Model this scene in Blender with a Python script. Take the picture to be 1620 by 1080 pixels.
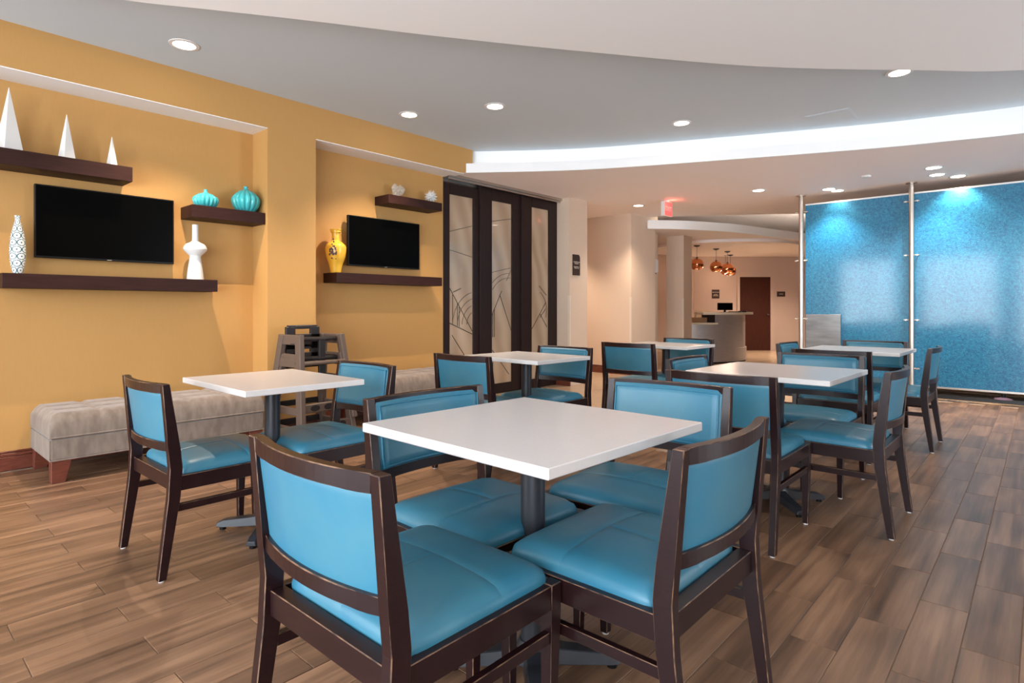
import bpy, bmesh, math, random
from mathutils import Vector, Matrix
random.seed(7)
for o in list(bpy.data.objects): bpy.data.objects.remove(o)
S = bpy.context.scene
COL = S.collection
PI = math.pi

# ------------------------------------------------------------------ camera
FPX, HY, EYE = 935.0, 487.5, 1.13
YAW = math.atan(840/935.0)
cam = bpy.data.cameras.new('camera'); cam.sensor_width = 36; cam.lens = FPX/1620*36
cam.shift_y = (HY-540)/1620
cam.clip_end = 100
co = bpy.data.objects.new('camera', cam); COL.objects.link(co)
co.location = (0, 0, EYE); co.rotation_euler = (PI/2, 0, YAW)
S.camera = co

# ------------------------------------------------------------------ world + exposure
S.view_settings.view_transform = 'Standard'; S.view_settings.look = 'None'
S.view_settings.gamma = 1; S.view_settings.use_curve_mapping = False
S.view_settings.exposure = 0.52
W = bpy.data.worlds.new('sky'); S.world = W; W.use_nodes = True
W.node_tree.nodes['Background'].inputs[0].default_value = (0.84, 0.92, 1.0, 1)
W.node_tree.nodes['Background'].inputs[1].default_value = 10.0
DOWN = 56.0      # watts of a downlight
WARM = (1.0, 0.80, 0.62)

# ------------------------------------------------------------------ helpers
cs, sn = math.cos(YAW), math.sin(YAW)
def at_depth(px, d):                       # ground position of a picture column at a given depth
    t = (px-810)/FPX
    return (d*(-sn+t*cs), d*(cs+t*sn))
def tag(o, label=None, cat=None, group=None, kind=None):
    if label: o['label'] = label
    if cat: o['category'] = cat
    if group: o['group'] = group
    if kind: o['kind'] = kind
    return o
def empty(name, loc=(0,0,0), rz=0):
    o = bpy.data.objects.new(name, None); COL.objects.link(o)
    o.location = loc; o.rotation_euler = (0,0,rz); o.empty_display_size = .1
    return o
def obj(name, bm, mats, parent=None, smooth=False, loc=None, recalc=True):
    if recalc: bmesh.ops.recalc_face_normals(bm, faces=bm.faces)
    me = bpy.data.meshes.new(name); bm.to_mesh(me); bm.free()
    for m in (mats if isinstance(mats, (list, tuple)) else [mats]): me.materials.append(m)
    if smooth:
        for p in me.polygons: p.use_smooth = True
        if smooth != True: me.set_sharp_from_angle(angle=math.radians(smooth))
    o = bpy.data.objects.new(name, me); COL.objects.link(o)
    if parent: o.parent = parent
    if loc: o.location = loc
    return o
def copy_tree(o, parent=None):
    c = o.copy(); COL.objects.link(c)
    if parent: c.parent = parent
    for ch in [k for k in KIDS(o)]: copy_tree(ch, c)
    return c
def KIDS(o): return [k for k in bpy.data.objects if k.parent == o]
def nb(): return bmesh.new()
def box(bm, x0, x1, y0, y1, z0, z1, mi=0, bev=0, seg=1, bmat=-1):
    vs = [bm.verts.new(p) for p in ((x0,y0,z0),(x1,y0,z0),(x1,y1,z0),(x0,y1,z0),(x0,y0,z1),(x1,y0,z1),(x1,y1,z1),(x0,y1,z1))]
    fs = [bm.faces.new([vs[i] for i in f]) for f in ((0,3,2,1),(4,5,6,7),(0,1,5,4),(1,2,6,5),(2,3,7,6),(3,0,4,7))]
    for f in fs: f.material_index = mi
    if bev:
        es = list({e for f in fs for e in f.edges})
        bmesh.ops.bevel(bm, geom=es, offset=bev, segments=seg, affect='EDGES', material=bmat)
    return fs
def loft(bm, rings, cap=True, closed=True, mi=0, bev=0, bmat=-1):
    R = [[bm.verts.new(p) for p in r] for r in rings]; fs = []
    n = len(R[0])
    for a, b in zip(R, R[1:]):
        for i in range(n if closed else n-1):
            j = (i+1) % n
            fs.append(bm.faces.new((a[i], a[j], b[j], b[i])))
    if cap:
        fs.append(bm.faces.new(R[0][::-1])); fs.append(bm.faces.new(R[-1]))
    for f in fs: f.material_index = mi
    if bev:
        es = set()
        for a, b in zip(R, R[1:]):
            for i in range(n):
                e = bm.edges.get((a[i], b[i])); es.add(e)
        for r in (R[0], R[-1]):
            for i in range(n): es.add(bm.edges.get((r[i], r[(i+1) % n])))
        bmesh.ops.bevel(bm, geom=list(es), offset=bev, segments=1, affect='EDGES', material=bmat)
    return fs
def prism(bm, poly, z0, z1, mi=0):
    return loft(bm, [[(x,y,z0) for x,y in poly], [(x,y,z1) for x,y in poly]], mi=mi)
def lathe(bm, prof, n=32, cx=0, cy=0, rib=0, ribn=0, cap=True, mi=0):
    rings = []
    for r, z in prof:
        ring = []
        for k in range(n):
            a = 2*PI*k/n
            q = r*(1 - rib*(abs(math.cos(ribn*a/2))**6)*min(1, r/.04)) if rib else r
            ring.append((cx+q*math.cos(a), cy+q*math.sin(a), z))
        rings.append(ring)
    return loft(bm, rings, cap=cap, mi=mi)
def tube(bm, pts, r, n=8, closed=False, mi=0):
    pts = [Vector(p) for p in pts]; rings = []; m = len(pts)
    for i, p in enumerate(pts):
        if closed: t = pts[(i+1) % m]-pts[i-1]
        else: t = pts[min(i+1, m-1)]-pts[max(i-1, 0)]
        t.normalize()
        up = Vector((0,0,1)) if abs(t.z) < .9 else Vector((0,1,0))
        a = t.cross(up).normalized(); b = a.cross(t)
        rings.append([p + a*r*math.cos(2*PI*k/n) + b*r*math.sin(2*PI*k/n) for k in range(n)])
    if closed: rings.append(rings[0]); 
    loft(bm, rings, cap=not closed, mi=mi)
    if closed: bmesh.ops.remove_doubles(bm, verts=bm.verts, dist=1e-5)
def strip(bm, pts, z0, z1, th, mi=0):            # vertical wall along a curve, th = thickness to the left of travel
    n = len(pts); L = []; Rr = []
    for i in range(n):
        a = Vector(pts[max(i-1,0)]); b = Vector(pts[min(i+1,n-1)])
        t = (b-a).normalized(); nrm = Vector((-t.y, t.x))
        L.append(Vector(pts[i])); Rr.append(Vector(pts[i])+nrm*th)
    rings = [[(l.x,l.y,z0),(l.x,l.y,z1),(r.x,r.y,z1),(r.x,r.y,z0)] for l, r in zip(L, Rr)]
    loft(bm, rings, mi=mi)
def offset_curve(pts, d):
    out = []
    n = len(pts)
    for i in range(n):
        a = Vector(pts[max(i-1,0)]); b = Vector(pts[min(i+1,n-1)])
        t = (b-a).normalized(); out.append((pts[i][0]-t.y*d, pts[i][1]+t.x*d))
    return out
def smooth_curve(P, k=6):
    out = []
    for i in range(len(P)-1):
        p0 = P[max(i-1,0)]; p1 = P[i]; p2 = P[i+1]; p3 = P[min(i+2,len(P)-1)]
        for j in range(k):
            t = j/k
            out.append(tuple(.5*((2*p1[c])+(-p0[c]+p2[c])*t+(2*p0[c]-5*p1[c]+4*p2[c]-p3[c])*t*t+(-p0[c]+3*p1[c]-3*p2[c]+p3[c])*t**3) for c in (0,1)))
    out.append(tuple(P[-1])); return out

# ------------------------------------------------------------------ materials
def mat(name, color=(.8,.8,.8), rough=.5, metal=0, spec=.5, coat=0, coat_rough=.1, emit=None, es=0, noise=None, bump=None, trans=0, sheen=0):
    """noise=(scale, amount, color2, stretch)  bump=(scale, strength, dist)"""
    m = bpy.data.materials.new(name); m.use_nodes = True
    N = m.node_tree.nodes; L = m.node_tree.links; b = N['Principled BSDF']
    b.inputs['Base Color'].default_value = (*color, 1); b.inputs['Roughness'].default_value = rough
    b.inputs['Metallic'].default_value = metal; b.inputs['Specular IOR Level'].default_value = spec
    b.inputs['Coat Weight'].default_value = coat; b.inputs['Coat Roughness'].default_value = coat_rough
    b.inputs['Transmission Weight'].default_value = trans
    b.inputs['Sheen Weight'].default_value = sheen
    if emit: b.inputs['Emission Color'].default_value = (*emit, 1); b.inputs['Emission Strength'].default_value = es
    tc = N.new('ShaderNodeTexCoord')
    if noise:
        sc, amt, c2, st = noise
        mp = N.new('ShaderNodeMapping'); mp.inputs['Scale'].default_value = st
        L.new(tc.outputs['Object'], mp.inputs[0])
        nz = N.new('ShaderNodeTexNoise'); nz.inputs['Scale'].default_value = sc; nz.inputs['Detail'].default_value = 5
        L.new(mp.outputs[0], nz.inputs['Vector'])
        rp = N.new('ShaderNodeMapRange'); rp.inputs[1].default_value = .35; rp.inputs[2].default_value = .65; rp.inputs[4].default_value = amt
        L.new(nz.outputs[0], rp.inputs[0])
        mx = N.new('ShaderNodeMix'); mx.data_type = 'RGBA'
        mx.inputs[6].default_value = (*color,1); mx.inputs[7].default_value = (*c2,1)
        L.new(rp.outputs[0], mx.inputs[0]); L.new(mx.outputs[2], b.inputs['Base Color'])
    if bump:
        nz = N.new('ShaderNodeTexNoise'); nz.inputs['Scale'].default_value = bump[0]; nz.inputs['Detail'].default_value = 3
        L.new(tc.outputs['Object'], nz.inputs['Vector'])
        bp = N.new('ShaderNodeBump'); bp.inputs['Strength'].default_value = bump[1]; bp.inputs['Distance'].default_value = bump[2]
        L.new(nz.outputs[0], bp.inputs['Height']); L.new(bp.outputs[0], b.inputs['Normal'])
    return m
M = {}
M['yellow'] = mat('ochre_wallpaper', (.50,.270,.082), .7, noise=(14,.25,(.54,.30,.098),(1,6,1)), bump=(260,.15,.001))
M['white_ceiling'] = mat('white_ceiling_paint', (.92,.92,.92), .8)
M['white_trim'] = mat('white_trim_paint', (.90,.90,.90), .7)
M['grey_ceiling'] = mat('blue_grey_ceiling_paint', (.57,.635,.68), .85)
M['low_ceiling'] = mat('off_white_ceiling_paint', (.90,.82,.785), .8)
M['beige'] = mat('beige_wallpaper', (.66,.52,.405), .7, noise=(10,.2,(.62,.48,.37),(1,1,4)))
M['pink_wall'] = mat('rose_beige_wall', (.50,.38,.32), .7)
M['espresso'] = mat('espresso_wood', (.011,.0038,.0044), .30, spec=.34, noise=(30,.6,(.022,.0068,.0075),(1,1,8)))
M['worn'] = mat('worn_wood_edge', (.025,.011,.009), .45, noise=(28,.8,(.24,.13,.07),(1,1,1)))
M['shelf'] = mat('dark_shelf_wood', (.024,.0075,.0055), .5, spec=.18, noise=(9,.6,(.038,.013,.010),(6,.6,6)))
M['redwood'] = mat('red_stained_wood', (.12,.030,.018), .35, noise=(14,.6,(.20,.055,.030),(1,1,6)))
M['leather'] = mat('turquoise_vinyl', (.023,.150,.240), .41, spec=.5, noise=(5,.6,(.060,.190,.240),(1,1,1)), bump=(420,.05,.0006))
M['piping'] = mat('turquoise_piping', (.022,.150,.240), .42)
M['tabletop'] = mat('white_quartz', (.63,.60,.585), .25, spec=.5, noise=(120,.35,(.59,.56,.545),(1,1,1)))
M['black'] = mat('black_powder_coat', (.022,.024,.030), .38)
M['glide'] = mat('nylon_glide', (.65,.65,.65), .5)
M['bench'] = mat('taupe_velvet', (.165,.122,.094), .85, sheen=.3, noise=(22,.9,(.245,.19,.15),(1,1,.35)), bump=(160,.2,.001))
M['screen'] = mat('tv_screen', (.001,.001,.001), .25, spec=.04)
M['bezel'] = mat('tv_bezel', (.004,.004,.004), .35, spec=.2)
M['gloss_white'] = mat('white_ceramic', (.80,.79,.77), .2)
M['matte_white'] = mat('matte_white', (.80,.79,.77), .6)
M['turq'] = mat('turquoise_glaze', (.045,.40,.44), .12, noise=(30,.4,(.10,.52,.52),(1,1,1)))
M['yvase'] = mat('yellow_glaze', (.78,.44,.045), .2)
M['brownspot'] = mat('brown_motif', (.07,.035,.03), .5)
M['coral'] = mat('pale_coral', (.62,.52,.42), .6, noise=(60,.8,(.40,.32,.24),(1,1,1)))
M['guard'] = mat('clear_corner_guard', (.70,.60,.49), .3)
M['steel'] = mat('brushed_steel', (.66,.66,.69), .38, metal=.75, noise=(5,.6,(.54,.54,.57),(1,1,26)))
M['nickel'] = mat('satin_nickel', (.52,.47,.42), .3, metal=1)
M['darkframe'] = mat('dark_door_frame', (.017,.009,.008), .4, spec=.22, noise=(10,.6,(.026,.013,.011),(6,6,1)))
M['etch'] = mat('dark_leading', (.06,.05,.035), .4)
M['walnut'] = mat('walnut_door', (.048,.014,.009), .5, spec=.15, noise=(8,.6,(.070,.022,.014),(5,5,.6)))
M['highchair'] = mat('taupe_plastic', (.115,.080,.062), .5, spec=.35)
M['highchair2'] = mat('dark_brown_plastic', (.020,.016,.016), .5, spec=.3)
M['copper'] = mat('polished_copper', (.90,.36,.17), .1, metal=1)
M['signbrown'] = mat('brown_sign', (.055,.032,.025), .5, spec=.2)
M['signtext'] = mat('sign_lettering', (.70,.64,.56), .5)
M['lamp'] = mat('lamp_diffuser', (1,1,1), .5, emit=(1,.90,.76), es=14)
M['led'] = mat('led_strip', (1,1,1), .5, emit=(.93,.96,1), es=.75)
M['led2'] = mat('lobby_led_strip', (1,1,1), .5, emit=(1,.97,.85), es=14)
M['exit_red'] = mat('exit_red_glow', (.6,.05,.05), .4, emit=(1,.10,.09), es=1.0)
M['plastic_white'] = mat('white_plastic', (.75,.74,.72), .4)
M['dark'] = mat('black_floor_void', (.008,.008,.009), .35)
M['wood_light'] = mat('tan_wood', (.42,.24,.12), .5)
M['counter'] = mat('cream_counter', (.75,.66,.52), .3)
M['cream_chair'] = mat('cream_upholstery', (.62,.50,.36), .7)
M['winframe'] = mat('dark_window_frame', (.05,.05,.05), .4)
M['grout'] = mat('tan_grout', (.27,.19,.135), .8)
M['tilegrout'] = mat('beige_grout', (.34,.26,.19), .8)

def plank_mat():
    m = bpy.data.materials.new('wood_look_tile'); m.use_nodes = True
    N = m.node_tree.nodes; L = m.node_tree.links; b = N['Principled BSDF']
    g = N.new('ShaderNodeNewGeometry'); oi = N.new('ShaderNodeObjectInfo')
    add = N.new('ShaderNodeMath'); add.operation = 'ADD'
    L.new(g.outputs['Random Per Island'], add.inputs[0]); L.new(oi.outputs['Random'], add.inputs[1])
    fr = N.new('ShaderNodeMath'); fr.operation = 'FRACT'; L.new(add.outputs[0], fr.inputs[0])
    mul = N.new('ShaderNodeMath'); mul.operation = 'MULTIPLY'; mul.inputs[1].default_value = 37; L.new(fr.outputs[0], mul.inputs[0])
    cmb = N.new('ShaderNodeCombineXYZ'); L.new(mul.outputs[0], cmb.inputs[2]); L.new(mul.outputs[0], cmb.inputs[0])
    va = N.new('ShaderNodeVectorMath'); va.operation = 'ADD'; L.new(g.outputs['Position'], va.inputs[0]); L.new(cmb.outputs[0], va.inputs[1])
    mp = N.new('ShaderNodeMapping'); mp.inputs['Scale'].default_value = (26,1.1,1); L.new(va.outputs[0], mp.inputs[0])
    nz = N.new('ShaderNodeTexNoise'); nz.inputs['Scale'].default_value = 1.0; nz.inputs['Detail'].default_value = 6; nz.inputs['Roughness'].default_value=.6
    L.new(mp.outputs[0], nz.inputs['Vector'])
    mp2 = N.new('ShaderNodeMapping'); mp2.inputs['Scale'].default_value = (5,1.6,1); L.new(va.outputs[0], mp2.inputs[0])
    nz2 = N.new('ShaderNodeTexNoise'); nz2.inputs['Scale'].default_value = 1.0; nz2.inputs['Detail'].default_value = 2
    L.new(mp2.outputs[0], nz2.inputs['Vector'])
    av = N.new('ShaderNodeMix'); av.data_type='FLOAT'; av.inputs[0].default_value=.45
    L.new(nz.outputs[0], av.inputs[2]); L.new(nz2.outputs[0], av.inputs[3])
    cr = N.new('ShaderNodeValToRGB'); e = cr.color_ramp.elements
    e[0].position = .34; e[0].color = (.082,.045,.027,1); e[1].position = .64; e[1].color = (.30,.170,.098,1)
    k = cr.color_ramp.elements.new(.5); k.color = (.182,.099,.057,1)
    L.new(av.outputs[0], cr.inputs[0])
    hv = N.new('ShaderNodeHueSaturation'); mr = N.new('ShaderNodeMapRange'); mr.inputs[3].default_value = .84; mr.inputs[4].default_value = 1.2
    L.new(fr.outputs[0], mr.inputs[0]); L.new(mr.outputs[0], hv.inputs['Value']); L.new(cr.outputs[0], hv.inputs['Color'])
    L.new(hv.outputs[0], b.inputs['Base Color'])
    b.inputs['Roughness'].default_value = .34; b.inputs['Specular IOR Level'].default_value = .45
    bp = N.new('ShaderNodeBump'); bp.inputs['Strength'].default_value = .12; bp.inputs['Distance'].default_value = .002
    L.new(nz.outputs[0], bp.inputs['Height']); L.new(bp.outputs[0], b.inputs['Normal'])
    return m
M['plank'] = plank_mat()
M['tile'] = mat('beige_stone_tile', (.46,.33,.225), .25, noise=(3,.6,(.38,.265,.175),(1,1,1)))

def glass_mat():
    m = bpy.data.materials.new('blue_crackle_glass'); m.use_nodes = True
    N = m.node_tree.nodes; L = m.node_tree.links; b = N['Principled BSDF']
    tc = N.new('ShaderNodeTexCoord')
    vo = N.new('ShaderNodeTexVoronoi'); vo.inputs['Scale'].default_value = 95; L.new(tc.outputs['Object'], vo.inputs['Vector'])
    nz = N.new('ShaderNodeTexNoise'); nz.inputs['Scale'].default_value = 45; nz.inputs['Detail'].default_value = 4; L.new(tc.outputs['Object'], nz.inputs['Vector'])
    cr = N.new('ShaderNodeValToRGB'); e = cr.color_ramp.elements
    e[0].position = .30; e[0].color = (.002,.100,.215,1); e[1].position = .72; e[1].color = (.012,.200,.350,1)
    L.new(nz.outputs[0], cr.inputs[0])
    fv = N.new('ShaderNodeTexVoronoi'); fv.inputs['Scale'].default_value = 60; L.new(tc.outputs['Object'], fv.inputs['Vector'])
    fl = N.new('ShaderNodeMath'); fl.operation = 'LESS_THAN'; fl.inputs[1].default_value = .20; L.new(fv.outputs['Distance'], fl.inputs[0])
    fm = N.new('ShaderNodeMix'); fm.data_type = 'RGBA'; fm.inputs[7].default_value = (.06,.32,.46,1)  # pale flecks in the base colour stand for sparkles of light
    L.new(fl.outputs[0], fm.inputs[0]); L.new(cr.outputs[0], fm.inputs[6]); L.new(fm.outputs[2], b.inputs['Base Color'])
    bp = N.new('ShaderNodeBump'); bp.inputs['Strength'].default_value = .55; bp.inputs['Distance'].default_value = .004
    L.new(vo.outputs['Distance'], bp.inputs['Height']); L.new(bp.outputs[0], b.inputs['Normal'])
    b.inputs['Roughness'].default_value = .42; b.inputs['Specular IOR Level'].default_value = .4
    b.inputs['Coat Weight'].default_value = .7; b.inputs['Coat Roughness'].default_value = .10
    return m
M['blueglass'] = glass_mat()

def frosted_mat():
    m = bpy.data.materials.new('etched_bronze_glass'); m.use_nodes = True
    N = m.node_tree.nodes; L = m.node_tree.links; b = N['Principled BSDF']
    tc = N.new('ShaderNodeTexCoord')
    w = N.new('ShaderNodeTexWave'); w.wave_type = 'RINGS'; w.inputs['Scale'].default_value = 1.3; w.inputs['Distortion'].default_value = 5; w.inputs['Detail'].default_value = 1
    L.new(tc.outputs['Object'], w.inputs['Vector'])
    mx = N.new('ShaderNodeMix'); mx.data_type='RGBA'; mx.inputs[6].default_value=(.38,.27,.18,1); mx.inputs[7].default_value=(.47,.355,.25,1)
    L.new(w.outputs[0], mx.inputs[0]); L.new(mx.outputs[2], b.inputs['Base Color'])
    b.inputs['Roughness'].default_value = .18; b.inputs['Coat Weight'].default_value = .5; b.inputs['Coat Roughness'].default_value=.03
    return m
M['frosted'] = frosted_mat()

def vase_pattern():
    m = bpy.data.materials.new('white_vase_blue_webs'); m.use_nodes = True
    N = m.node_tree.nodes; L = m.node_tree.links; b = N['Principled BSDF']
    tc = N.new('ShaderNodeTexCoord')
    def m_(op, a, b=None, c=None):
        k = N.new('ShaderNodeMath'); k.operation = op
        for q, val in enumerate((a, b, c)):
            if val is None: continue
            if isinstance(val, (int, float)): k.inputs[q].default_value = val
            else: L.new(val, k.inputs[q])
        return k.outputs[0]
    sp = N.new('ShaderNodeSeparateXYZ'); L.new(tc.outputs['Object'], sp.inputs[0])
    v = m_('MULTIPLY', sp.outputs[2], 21.0)
    odd = m_('MULTIPLY', m_('MODULO', m_('FLOOR', v), 2.0), .5)
    u = m_('ADD', m_('MULTIPLY', m_('ARCTAN2', sp.outputs[1], sp.outputs[0]), 5/(2*PI)), m_('ADD', odd, 20.2))
    fu = m_('SUBTRACT', m_('FRACT', u), .5); fv_ = m_('SUBTRACT', m_('FRACT', v), .5)
    rr = m_('SQRT', m_('ADD', m_('MULTIPLY', fu, fu), m_('MULTIPLY', fv_, fv_)))
    ringm = m_('LESS_THAN', m_('ABSOLUTE', m_('SUBTRACT', rr, .46)), .055)
    spoke = m_('GREATER_THAN', m_('COSINE', m_('MULTIPLY', m_('ARCTAN2', fv_, fu), 10.0)), .80)
    spoke = m_('MULTIPLY', m_('MULTIPLY', spoke, m_('LESS_THAN', rr, .44)), .8)
    dot = m_('LESS_THAN', rr, .10)
    mxx = N.new('ShaderNodeMath'); mxx.operation = 'MAXIMUM'
    L.new(m_('MAXIMUM', ringm, dot), mxx.inputs[0]); L.new(spoke, mxx.inputs[1])
    mx = N.new('ShaderNodeMix'); mx.data_type='RGBA'; mx.inputs[6].default_value=(.80,.82,.80,1); mx.inputs[7].default_value=(.035,.10,.12,1)
    L.new(mxx.outputs[0], mx.inputs[0]); L.new(mx.outputs[2], b.inputs['Base Color']); b.inputs['Roughness'].default_value = .25
    return m
M['webvase'] = vase_pattern()

# ------------------------------------------------------------------ setting: levels
ZC, ZL, ZN, ZW, ZLOB = 3.027, 2.74, 2.724, 2.86, 2.52
XF, XB = -5.094, -5.38            # front plane and niche back plane of the ochre wall
struct = lambda o: tag(o, kind='structure')

# floor: slab + planks + tiles
bm = nb(); box(bm, -8.6, 4.3, -3.2, 20, -.2, -.004)
floor = struct(obj('floor', bm, M['grout']))
def beige_zone(x, y): return (x < -2.05 and y > 4.46) or y > 9.25
PW, PL, GAP = .150, .600, .0028
def plank_bm(bm, x0, x1, y0, y1, b=.0012):
    z0, z1 = -.012, 0
    v = [bm.verts.new(p) for p in ((x0,y0,z0),(x1,y0,z0),(x1,y1,z0),(x0,y1,z0),(x0,y0,z1-b),(x1,y0,z1-b),(x1,y1,z1-b),(x0,y1,z1-b),(x0+b,y0+b,z1),(x1-b,y0+b,z1),(x1-b,y1-b,z1),(x0+b,y1-b,z1))]
    for f in ((4,5,9,8),(5,6,10,9),(6,7,11,10),(7,4,8,11),(8,9,10,11),(0,1,5,4),(1,2,6,5),(2,3,7,6),(3,0,4,7)): bm.faces.new([v[i] for i in f])
full = nb(); plank_bm(full, GAP/2, PW-GAP/2, GAP/2, PL-GAP/2)
cells = []
for k in range(-28, 36):
    x0 = -.055 - PW*(k+1)
    off = .665 if k % 2 == 0 else .365
    for j in range(-8, 16):
        y0 = off + PL*j
        if y0+PL > 9.25 or y0 < -3.1 or x0 < -5.45 or x0+PW > 4.2: continue
        if beige_zone(x0+PW/2, y0+PL/2): continue
        cells.append((x0, y0))
def seen(x, y):
    d = -sn*x+cs*y; r = cs*x+sn*y
    if d < .5: return None
    px = 810+FPX*r/d; py = HY+FPX*EYE/d
    return d if (-60 < px < 1680 and py < 1120) else None
vis = sorted([(seen(x+PW/2, y+PL/2), x, y) for x, y in cells if seen(x+PW/2, y+PL/2)])
near = vis[:298]; nearset = {(x, y) for _, x, y in near}
first = None
for _, x, y in near:
    if first is None:
        first = obj('plank', full, M['plank'], floor, recalc=False); o = first
    else:
        o = first.copy(); COL.objects.link(o)
    o.location = (x, y, 0)
rest = nb()
for x, y in cells:
    if (x, y) not in nearset: plank_bm(rest, x+GAP/2, x+PW-GAP/2, y+GAP/2, y+PL-GAP/2)
tag(obj('plank_flooring', rest, M['plank'], floor, recalc=False), kind='stuff')
TS = .60
tcell = [( -8.1+TS*i, 4.46+TS*j) for i in range(0, 20) for j in range(0, 26)]
tcell = [(x, y) for x, y in tcell if (x+TS <= -2.0 or y > 9.2) and x+TS < 4.2 and x > -8.4 and y+TS < 20]
ft = nb(); plank_bm(ft, .002, TS-.002, .002, TS-.002)
first = None; trest = nb()
for x, y in tcell:
    if y < 9.5 and x < -2.0 and x > -6.8:
        if first is None: first = obj('floor_tile', ft, M['tile'], floor, recalc=False); o = first
        else: o = first.copy(); COL.objects.link(o)
        o.location = (x, y, 0)
    else: plank_bm(trest, x+.002, x+TS-.002, y+.002, y+TS-.002)
tag(obj('tile_flooring', trest, M['tile'], floor, recalc=False), kind='stuff')

# ochre wall with niches
bm = nb()
box(bm, -5.7, XB, -.12, 2.44, 0, ZN)
box(bm, -5.7, XF, 2.44, 2.905, 0, ZN)
box(bm, -5.7, XB, 2.905, 4.745, 0, ZN)
box(bm, -5.7, XF, -3.2, -.12, 0, ZN)
box(bm, -5.7, XF, -3.2, 4.815, ZN, 3.2); box(bm, -5.7, XF, 4.815, 4.96, ZL+.002, 3.2)
wall_left = struct(obj('wall_left', bm, M['yellow']))
bm = nb(); box(bm, XB, XF, -.12, 2.44, ZN-.006, ZN); box(bm, XB, XF, 2.905, 4.82, ZN-.006, ZN)
struct(obj('trim_1', bm, M['white_trim']))
def baseboard(name, x0, x1, y0, y1):
    bm = nb(); box(bm, x0, x1, y0, y1, 0, .095, bev=.002)
    sx = .004
    box(bm, x0 if x1-x0 > .1 else x0, (x1-sx) if x1-x0 < .1 else x1, y0+(sx if y1-y0<.1 else 0), y1, .097, .118, bev=.003)
    box(bm, x0, (x1-2*sx) if x1-x0 < .1 else x1, y0+(2*sx if y1-y0<.1 else 0), y1, .120, .134, bev=.003)
    return struct(obj(name, bm, M['redwood']))
baseboard('baseboard_left', XB, XB+.022, -.12, 2.44)
baseboard('baseboard_niche', XB, XB+.022, 2.93, 4.74)
baseboard('baseboard_pilaster', XF, XF+.022, 2.44, 2.905)

# ceilings
bm = nb(); box(bm, -5.7, 4.3, -3.2, 9.4, ZC, ZC+.15)
struct(obj('ceiling', bm, M['grey_ceiling']))
fc = smooth_curve([(-5.16,4.82),(-4.0,5.657),(-2.554,6.33),(-1.293,6.86),(-.683,7.05),(-.13,7.19),(.8,7.28),(2.0,7.2),(3.2,6.85),(4.3,6.3)], 6)
edge2 = [(-5.23,9.306),(-4.415,9.847),(-3.108,10.743),(-1.2,12.05),(4.3,15.8)]
poly = fc + [(4.3,9.4)] + [(-1.2,9.4),] + [(-1.2,12.05),(-3.108,10.743),(-4.415,9.847),(-5.23,9.306),(-8.4,9.306),(-8.4,7.0),(-5.7,7.0),(-5.7,4.82)]
poly = fc + [(4.3,15.8),(-1.2,12.05),(-3.108,10.743),(-4.415,9.847),(-5.23,9.306),(-8.4,9.306),(-8.4,7.0),(-5.7,7.0),(-5.7,4.82)]
def ngon_slab(bm, poly, z0, z1):
    prism(bm, poly, z0, z1)
bm = nb(); ngon_slab(bm, poly, ZL, ZL+.05); bmesh.ops.triangulate(bm, faces=[f for f in bm.faces if len(f.verts) > 4])
struct(obj('ceiling', bm, M['low_ceiling']))
bm = nb(); strip(bm, offset_curve(fc, -.012), ZL-.001, ZL+.108, .03); struct(obj('trim_2', bm, M['white_trim'], smooth=30))
cv = offset_curve(fc, .135)
bm = nb(); strip(bm, cv, ZL+.05, ZC+.01, .03); struct(obj('trim_3', bm, M['white_trim'], smooth=30))
bm = nb(); strip(bm, offset_curve(fc, .035), ZL+.055, ZL+.075, .018)
tag(obj('cove_light_strip', bm, M['led']), 'white linear cove light strip hidden behind the curved ceiling fascia', 'light strip')
wc = smooth_curve([(-5.0,-3.1),(-4.75,-1.2),(-4.3,.2),(-3.841,1.01),(-3.595,1.372),(-3.263,1.863),(-2.87,2.473),(-2.285,3.31),(-1.514,4.325),(-.684,5.161),(-.103,5.68),(.9,6.2),(2.4,6.45),(4.3,6.2)], 5)
bm = nb(); prism(bm, wc+[(4.3,-3.1)], ZW, ZC+.005); bmesh.ops.triangulate(bm, faces=[f for f in bm.faces if len(f.verts) > 4])
struct(obj('ceiling', bm, M['white_ceiling']))
# access panel
bm = nb(); box(bm, -.2,.2,-.2,.2,-.006,0, bev=.002); box(bm,-.185,.185,-.185,.185,-.008,-.005)
o = obj('access_panel', bm, M['grey_ceiling'], loc=(-1.56,6.48,ZC)); tag(o, 'square grey access panel set flush in the blue-grey ceiling beside the curved cove', 'panel')

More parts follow.
